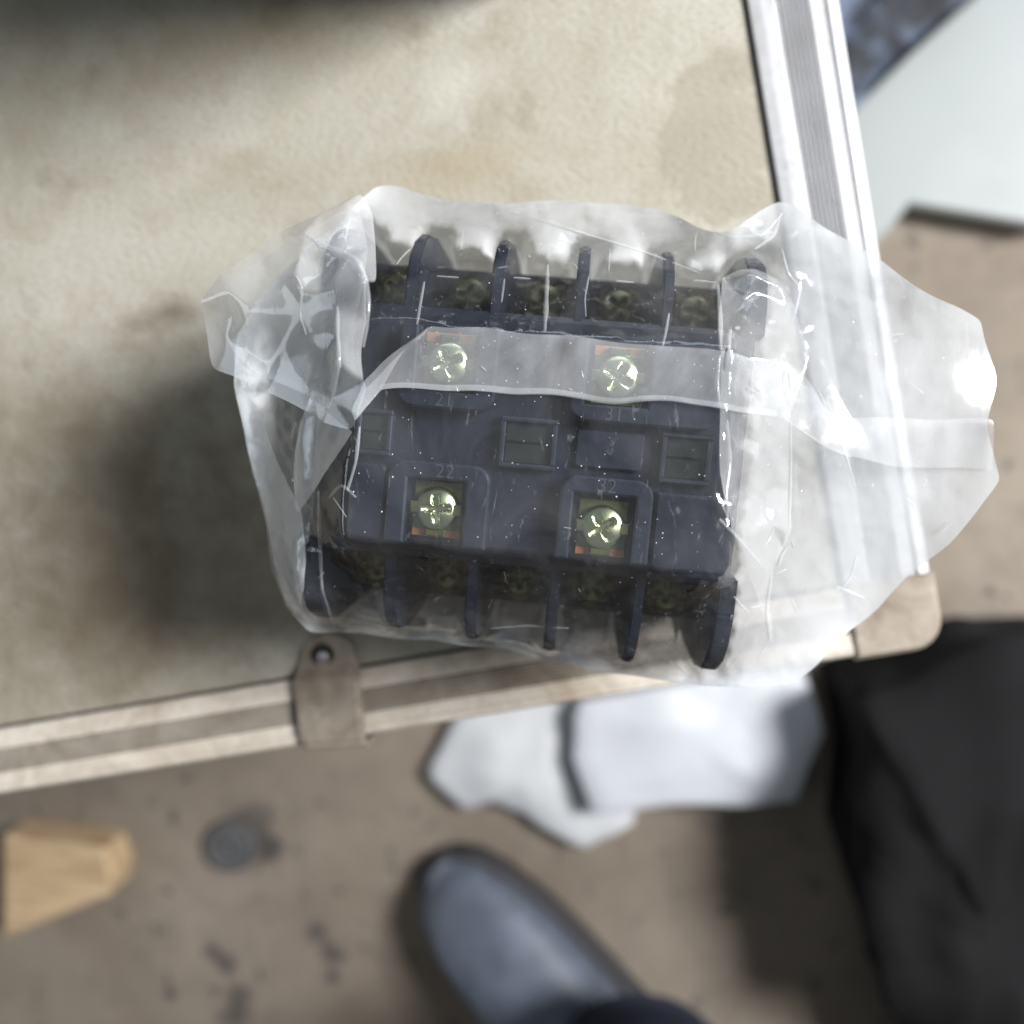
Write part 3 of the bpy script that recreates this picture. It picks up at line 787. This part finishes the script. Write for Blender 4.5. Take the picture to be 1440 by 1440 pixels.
# bag end folded back over the top left
fe = px([(280, 425, 66), (312, 385, 68), (360, 352, 69), (436, 306, 70), (455, 300, 71), (507, 265, 67), (524, 300, 70), (531, 345, 72), (528, 400, 76), (518, 450, 78), (508, 490, 80),
         (508, 530, 81), (513, 540, 81), (503, 580, 80), (496, 606, 78), (455, 592, 75), (430, 578, 73), (375, 548, 69), (330, 527, 66), (296, 515, 64), (291, 480, 65), (286, 445, 65)])
fcre = [px([(427, 327, 74), (450, 344, 76), (480, 354, 78), (502, 366, 80), (514, 395, 82), (517, 440, 83), (510, 488, 82)]),
        px([(474, 430, 79), (474, 470, 80), (476, 510, 82), (466, 560, 77), (450, 590, 75)]),
        px([(320, 410, 70), (345, 455, 70), (400, 490, 71), (474, 522, 79)]),
        px([(395, 395, 74), (415, 385, 76), (425, 405, 77), (420, 440, 75), (430, 470, 76)])]
film('folded_end', fe, fcre, 4.6 * MM, 0.0, M['film_fold'], bag, iters=0, lap=300, seed=11, subdiv=3, facet=0.0012)
fe2 = px([(296, 440, 60), (330, 392, 62), (440, 320, 64), (500, 280, 62), (520, 350, 67), (500, 470, 77), (500, 560, 77), (440, 560, 68), (340, 510, 60)])
film('folded_end_lining', fe2, [], 2.5 * MM, 0.03, M['film_seam'], bag, noise_z=0.001, iters=0, lap=200, seed=12, subdiv=2, wave=0.002)

side = [(1013, 392), (1040, 380), (1068, 374), (1098, 392), (1116, 430), (1122, 455), (1138, 500), (1124, 545), (1112, 592), (1113, 660), (1111, 745), (1086, 802), (1080, 860), (1083, 905),
        (1066, 850), (1048, 800), (1030, 750), (1016, 690), (1012, 590), (1014, 490)]
sc_ = [(on_front([(1060, 385), (1100, 405), (1118, 455), (1088, 506)], 3.0)), (on_front([(1050, 440), (1075, 470), (1050, 500)], -0.2)), (on_front([(1075, 590), (1072, 660), (1064, 700)], 0.2)),
       (on_front([(1058, 745), (1085, 738), (1106, 748)], 2.6)), (on_front([(1022, 740), (1048, 775), (1078, 805)], 2.4))]
film('crumpled_side', on_front(side, 1.0), sc_, 3.2 * MM, 0.0, M['film_crumple'], bag, iters=0, lap=300, seed=21, subdiv=3, facet=0.0013)
def ribbon(pts, w_, lift, mat=None, base=None, arch=0.35):
    """narrow raised strip of film along a fold line or a highlight"""
    P3 = [Vector(p) for p in (base if base else on_front(pts, lift))]
    # smooth resample
    D3 = densify([tuple(p) for p in P3], 0.0006, False)
    for k in range(3): D3 = [D3[0]] + [(D3[i - 1] + D3[i] * 2 + D3[i + 1]) / 4 for i in range(1, len(D3) - 1)] + [D3[-1]]
    vs, fs = [], []; n_ = len(D3)
    for i, p in enumerate(D3):
        t = (D3[min(i + 1, n_ - 1)] - D3[max(i - 1, 0)]).normalized(); nn = Vector((-t.y, t.x, 0)).normalized()
        ww = w_ * MM * (0.35 + 0.65 * math.sin(math.pi * (i + 0.5) / n_) ** 0.5) * (1 + 0.35 * noise.noise((p.x * 400, p.y * 400, 1)))
        for k in range(5):
            a = math.pi * k / 4; vs.append(p + nn * ww * 0.5 * math.cos(a) + Vector((0, 0, math.sin(a) * ww * arch - 0.0002)))
    for i in range(n_ - 1):
        for k in range(4): fs.append((i * 5 + k, i * 5 + k + 1, (i + 1) * 5 + k + 1, (i + 1) * 5 + k))
    return mesh_obj('ridge_or_glint', vs, fs, mat or M['film_fold'], bag, True)
for pts, w_, lift in (
    ([(1010, 400), (1013, 450), (1013, 492)], 0.8, 0.5), ([(1012, 500), (1008, 540), (1012, 572)], 0.7, 1.0), ([(1022, 590), (1026, 650), (1020, 700), (1024, 730)], 0.8, 0.6),
    ([(1112, 592), (1112, 660), (1110, 746)], 0.6, 1.4), ([(1086, 802), (1078, 860), (1083, 904)], 0.7, 1.4), ([(1127, 402), (1116, 452)], 0.5, 0.8), ([(1137, 502), (1122, 542)], 0.5, 1.4),
    ([(680, 288), (740, 304), (800, 322), (900, 352), (985, 384)], 0.5, 0.3), ([(1000, 322), (1030, 335), (1075, 330), (1100, 300)], 0.5, 0.3), ([(1012, 730), (1045, 765), (1075, 800)], 0.7, 1.6),
    ([(690, 884), (740, 880), (800, 884)], 0.4, 0.2), ([(447, 690), (449, 760), (452, 830), (466, 872)], 0.7, 0.3), ([(425, 735), (428, 790), (424, 815), (412, 838)], 0.6, 1.0),
    ([(596, 396), (590, 430), (586, 456)], 0.5, 0.3), ([(709, 392), (705, 425)], 0.4, 0.3), ([(828, 388), (822, 420), (824, 445)], 0.35, 0.3), ([(941, 440), (936, 470), (932, 486)], 0.4, 0.3),  # whitish strips along the fins stand in for highlights on the film
    ([(1205, 782), (1197, 812), (1178, 836)], 0.5, 0.3), ([(1178, 826), (1216, 842)], 0.6, 0.3), ([(1128, 606), (1160, 628), (1196, 643)], 0.5, 1.0), ([(1150, 545), (1168, 590), (1190, 640), (1204, 690)], 0.5, 0.4), ([(1062, 350), (1090, 330), (1098, 300)], 0.6, 0.3), ([(1100, 350), (1108, 385), (1124, 402)], 0.5, 0.4),
    ([(770, 372), (768, 420), (766, 466)], 0.8, 0.2), ([(614, 388), (645, 390)], 0.35, 0.2), ([(722, 390), (746, 392)], 0.35, 0.2), ([(866, 395), (892, 397)], 0.35, 0.2), ([(976, 394), (1006, 397)], 0.35, 0.2),  # upright strip at the start stands in for a white reflection streak
    ([(500, 700), (480, 680), (462, 700)], 0.5, 0.3), ([(505, 600), (500, 650), (488, 690)], 0.6, 0.4), ([(415, 700), (416, 640), (424, 590)], 0.6, 1.8)):
    ribbon(pts, w_, lift, M['film_ridge_glint'])
rc = random.Random(5); cv, cf = [], []
for (x0, x1, y0, y1, cnt, wmin, wmax) in ((1020, 1125, 390, 880, 14, .3, .8), (540, 1000, 295, 365, 6, .15, .4), (460, 1090, 885, 945, 6, .15, .4), (1130, 1370, 360, 800, 8, .15, .4),
                                     (500, 1005, 365, 455, 5, .15, .4), (500, 1000, 590, 860, 5, .10, .2), (350, 480, 570, 860, 7, .2, .5), (610, 1100, 480, 560, 5, .15, .4)):
    for k in range(cnt):
        cx, cy = rc.uniform(x0, x1), rc.uniform(y0, y1); a = rc.gauss(1.5, 0.7); ln = rc.uniform(5, 34) * (0.5 if cx < 1010 and 365 < cy < 860 and cx > 500 else 1); bend_ = rc.uniform(-0.4, 0.4)
        pts = [(cx + ln * t * math.cos(a + bend_ * t), cy + ln * t * math.sin(a + bend_ * t)) for t in (-0.5, 0, 0.5)]
        if not inside_poly(np.array(pts), [(q[0], q[1]) for q in OUT]).all(): continue
        o = ribbon(pts, rc.uniform(wmin, wmax), 1.15 if 470 < cy < 565 and cx > 600 else 0.22, M['film_ridge_glint'], arch=0.5)
        b_ = len(cv); cv += [v_.co.copy() for v_ in o.data.vertices]; cf += [tuple(b_ + i for i in p.vertices) for p in o.data.polygons]
        bpy.data.objects.remove(o)
fc_ = mesh_obj('fine_creases', cv, cf, M['film_ridge_glint'], bag, True); fc_['kind'] = 'stuff'
ribbon(None, 1.0, 0, M['film_ridge_glint'], base=fcre[0]); ribbon(None, 0.8, 0, M['film_ridge_glint'], base=fcre[1]); ribbon(None, 0.5, 0, M['film_ridge_glint'], base=fcre[3])

# ------------------------------------------------------------------ things round the case
def blob_poly(name, foot, h, mat, taper=0.12, puff=0.02, ns=10, amp=0.012, freq=9, seed=0, parent=None, z0=FZ):
    """soft solid over a footprint polygon (world xy), rounded shoulders, lumpy cloth surface"""
    c = sum((Vector(p) for p in foot), Vector((0, 0))) / len(foot)
    ring = densify([(p[0], p[1], 0) for p in foot], 0.012, True)
    vs, fs = [], []; m = len(ring)
    for s in range(ns + 1):
        t = s / ns; z = h * math.sin(t * math.pi / 2) ** 0.8; k = 1 - taper * t
        for p in ring:
            q = c + (Vector((p.x, p.y)) - c) * k
            nn = noise.fractal(Vector((q.x * freq + seed, q.y * freq, z * freq)), 0.9, 2.0, 3)
            dirv = (q - c).normalized(); q = q + dirv * nn * amp * min(1, s / 2)
            vs.append((q.x, q.y, z0 + 0.001 + max(0, z + (nn * amp if s else 0))))
    for s in range(ns):
        for i in range(m):
            j = (i + 1) % m; fs.append((s * m + i, s * m + j, (s + 1) * m + j, (s + 1) * m + i))
    # top cap in shrinking rings
    prev = ns
    for r_ in range(1, 7):
        k = (1 - taper) * (1 - r_ / 7)
        for p in ring:
            q = c + (Vector((p.x, p.y)) - c) * k
            nn = noise.fractal(Vector((q.x * freq + seed, q.y * freq, h * freq)), 0.9, 2.0, 3)
            vs.append((q.x, q.y, z0 + h + nn * amp + puff * (1 - (1 - r_ / 7) ** 2)))
        a, b = prev * m, (ns + r_) * m
        for i in range(m):
            j = (i + 1) % m; fs.append((a + i, a + j, b + j, b + i))
        prev = ns + r_
    fs.append(tuple(prev * m + i for i in range(m)))
    return mesh_obj(name, vs, fs, mat, parent, True)
def foot(pts, z=FZ): return [tuple(at(a, b, z).to_2d()) for a, b in pts]

o = blob_poly('white_sack', foot([(802, 1010), (810, 985), (1000, 950), (1125, 940), (1150, 960), (1166, 1035), (1132, 1138), (980, 1142), (832, 1144), (800, 1070)], -0.365), 0.032, M['sack'], taper=0.06, puff=0.006, amp=0.004, freq=16, seed=2)
tag(o, 'bulky white plastic sack lying on the floor below the case rail', 'sack')
o = blob_poly('white_sheet', foot([(592, 1095), (615, 1055), (640, 1005), (720, 960), (850, 960), (900, 1100), (895, 1165), (828, 1197), (760, 1165), (690, 1130), (648, 1145)], -0.385), 0.012, M['sheet'], taper=0.02, puff=0.008, ns=4, amp=0.005, freq=20, seed=5)
tag(o, 'thin crumpled white wrapping sticking out from under the white sack', 'wrapping')
o = blob_poly('dark_cloth', foot([(1150, 930), (1172, 1030), (1160, 1140), (1185, 1220), (1228, 1340), (1262, 1440), (1330, 1560), (1600, 1560), (1600, 860), (1300, 870)]), 0.09, M['dark_fabric'], taper=0.0, puff=0.02, amp=0.022, freq=13, seed=8)
tag(o, 'bulky black cloth on the floor at the lower right beside the white sack', 'cloth')

# floor cap / rubber disc
vs, fs = disc_solid(0, 0, [(19, 0), (19.5, 3), (18.5, 6), (16.5, 6.4), (15.5, 4.6), (12, 4.4), (11, 6), (9, 6.2), (8, 4.6), (4.5, 4.6), (4, 6.2), (2.4, 6.4), (1.6, 4.5)], 40)
p = at(328, 1186, FZ)
o = mesh_obj('round_cap', [Vector(q) * MM for q in vs], fs, M['cap']); o.location = (p.x, p.y, FZ + 0.0005)
tag(o, 'round grey ribbed cap lying on the concrete floor', 'cap')

# shoe
shoe = empty('shoe', at(618, 1203, FZ), 0)
tag(shoe, 'dark blue grey leather shoe toe on the floor at the bottom', 'shoe')
ax = (at(885, 1465, FZ) - at(618, 1203, FZ)).normalized(); nx = Vector((-ax.y, ax.x, 0))
def shoe_ring(t, Wd, z0, z1, power, k=28):
    out = []
    for i in range(k):
        a = 2 * math.pi * i / k; ca, sa = math.cos(a), math.sin(a)
        x = Wd * math.copysign(abs(ca) ** power, ca); zz = (z0 + z1) / 2 + (z1 - z0) / 2 * math.copysign(abs(sa) ** power, sa)
        q = ax * t + nx * x; out.append((q.x, q.y, zz))
    return out
def loft(name, rings, mat, parent):
    k = len(rings[0]); vs = [p for r in rings for p in r]; fs = []
    for s in range(len(rings) - 1):
        for i in range(k):
            j = (i + 1) % k; fs.append((s * k + i, s * k + j, (s + 1) * k + j, (s + 1) * k + i))
    fs.append(tuple(range(k))); fs.append(tuple((len(rings) - 1) * k + i for i in range(k))[::-1])
    return mesh_obj(name, vs, fs, mat, parent, True)
T_ = [0, .006, .018, .04, .07, .10, .13, .17, .21, .25, .28]
Wd = [.007, .018, .028, .035, .039, .040, .039, .037, .035, .032, .022]
Ht = [.020, .034, .046, .056, .064, .072, .082, .098, .105, .10, .09]
loft('upper', [shoe_ring(t, a, 0.016, h, 0.8) for t, a, h in zip(T_, Wd, Ht)], M['leather'], shoe)
loft('sole', [shoe_ring(t - 0.004, a + 0.0015, 0.0005, 0.02, 0.45) for t, a in zip(T_, Wd)], M['sole'], shoe)
for k in range(5):
    t = 0.13 + 0.016 * k; h = np.interp(t, T_, Ht)
    bm = bmesh.new(); bmesh.ops.create_cube(bm, size=1)
    for q in bm.verts:
        loc = ax * (t + q.co.y * 0.006) + nx * (q.co.x * 0.045); q.co = Vector((loc.x, loc.y, h + q.co.z * 0.006 - 0.0005))
    bm_obj('lace', bm, M['sole'], shoe)

b0 = at(900, 1475, FZ + 0.09); legv = (at(1010, 1900, FZ + 0.30) - b0)
rings = []
for k in range(9):
    c_ = b0 + legv * (k / 8); rr = 0.048 + 0.012 * k / 8
    rings.append([(c_.x + rr * math.cos(a) * (1 + 0.12 * noise.noise((math.cos(a) * 2, math.sin(a) * 2, k * 0.6))), c_.y + rr * math.sin(a), c_.z + 0.02 * math.sin(a)) for a in [2 * math.pi * i / 24 for i in range(24)]])
leg = loft('trouser_leg', rings, M['navy'], None)
tag(leg, 'dark navy trouser leg over the shoe at the bottom edge', 'trouser leg')
# beyond the right edge of the case
def slab(name, pts, z0, z1, mat, bev=0.002):
    bm = bmesh.new(); prism(bm, pts, z0, z1, bev); return bm_obj(name, bm, mat)
o = slab('white_board', foot([(1180, 175), (1262, 95), (1460, -80), (1600, 60), (1600, 300), (1440, 330), (1262, 300), (1236, 335), (1150, 420)]), FZ + 0.0005, FZ + 0.022, M['board'])
tag(o, 'pale white board lying on the floor beyond the ribbed right rail', 'board')
o = blob_poly('blue_cloth', foot([(1100, -60), (1110, 180), (1185, 172), (1250, 95), (1330, 20), (1420, -60), (1420, -160), (1100, -160)]), 0.03, M['blue'], taper=0.02, puff=0.01, amp=0.014, freq=18, seed=4)
tag(o, 'crumpled pale blue cloth on the floor in the upper right corner', 'cloth')
# wood offcut at the left edge
o = slab('wood_offcut', foot([(40, 1150), (176, 1168), (188, 1205), (182, 1232), (40, 1290)]), FZ + 0.0005, FZ + 0.03, M['wood'])
tag(o, 'pale wood offcut on the floor at the left edge', 'wood')
# box standing on the lid just past the top of the picture
o = slab('toolbox', [tuple(at(a, b, 0.0).to_2d()) for a, b in ((742, -22), (-260, -150), (-260, -440), (760, -280))], 0.0006, 0.10, M['toolbox'], 0.003)
tag(o, 'black box standing on the lid at the top edge', 'box')
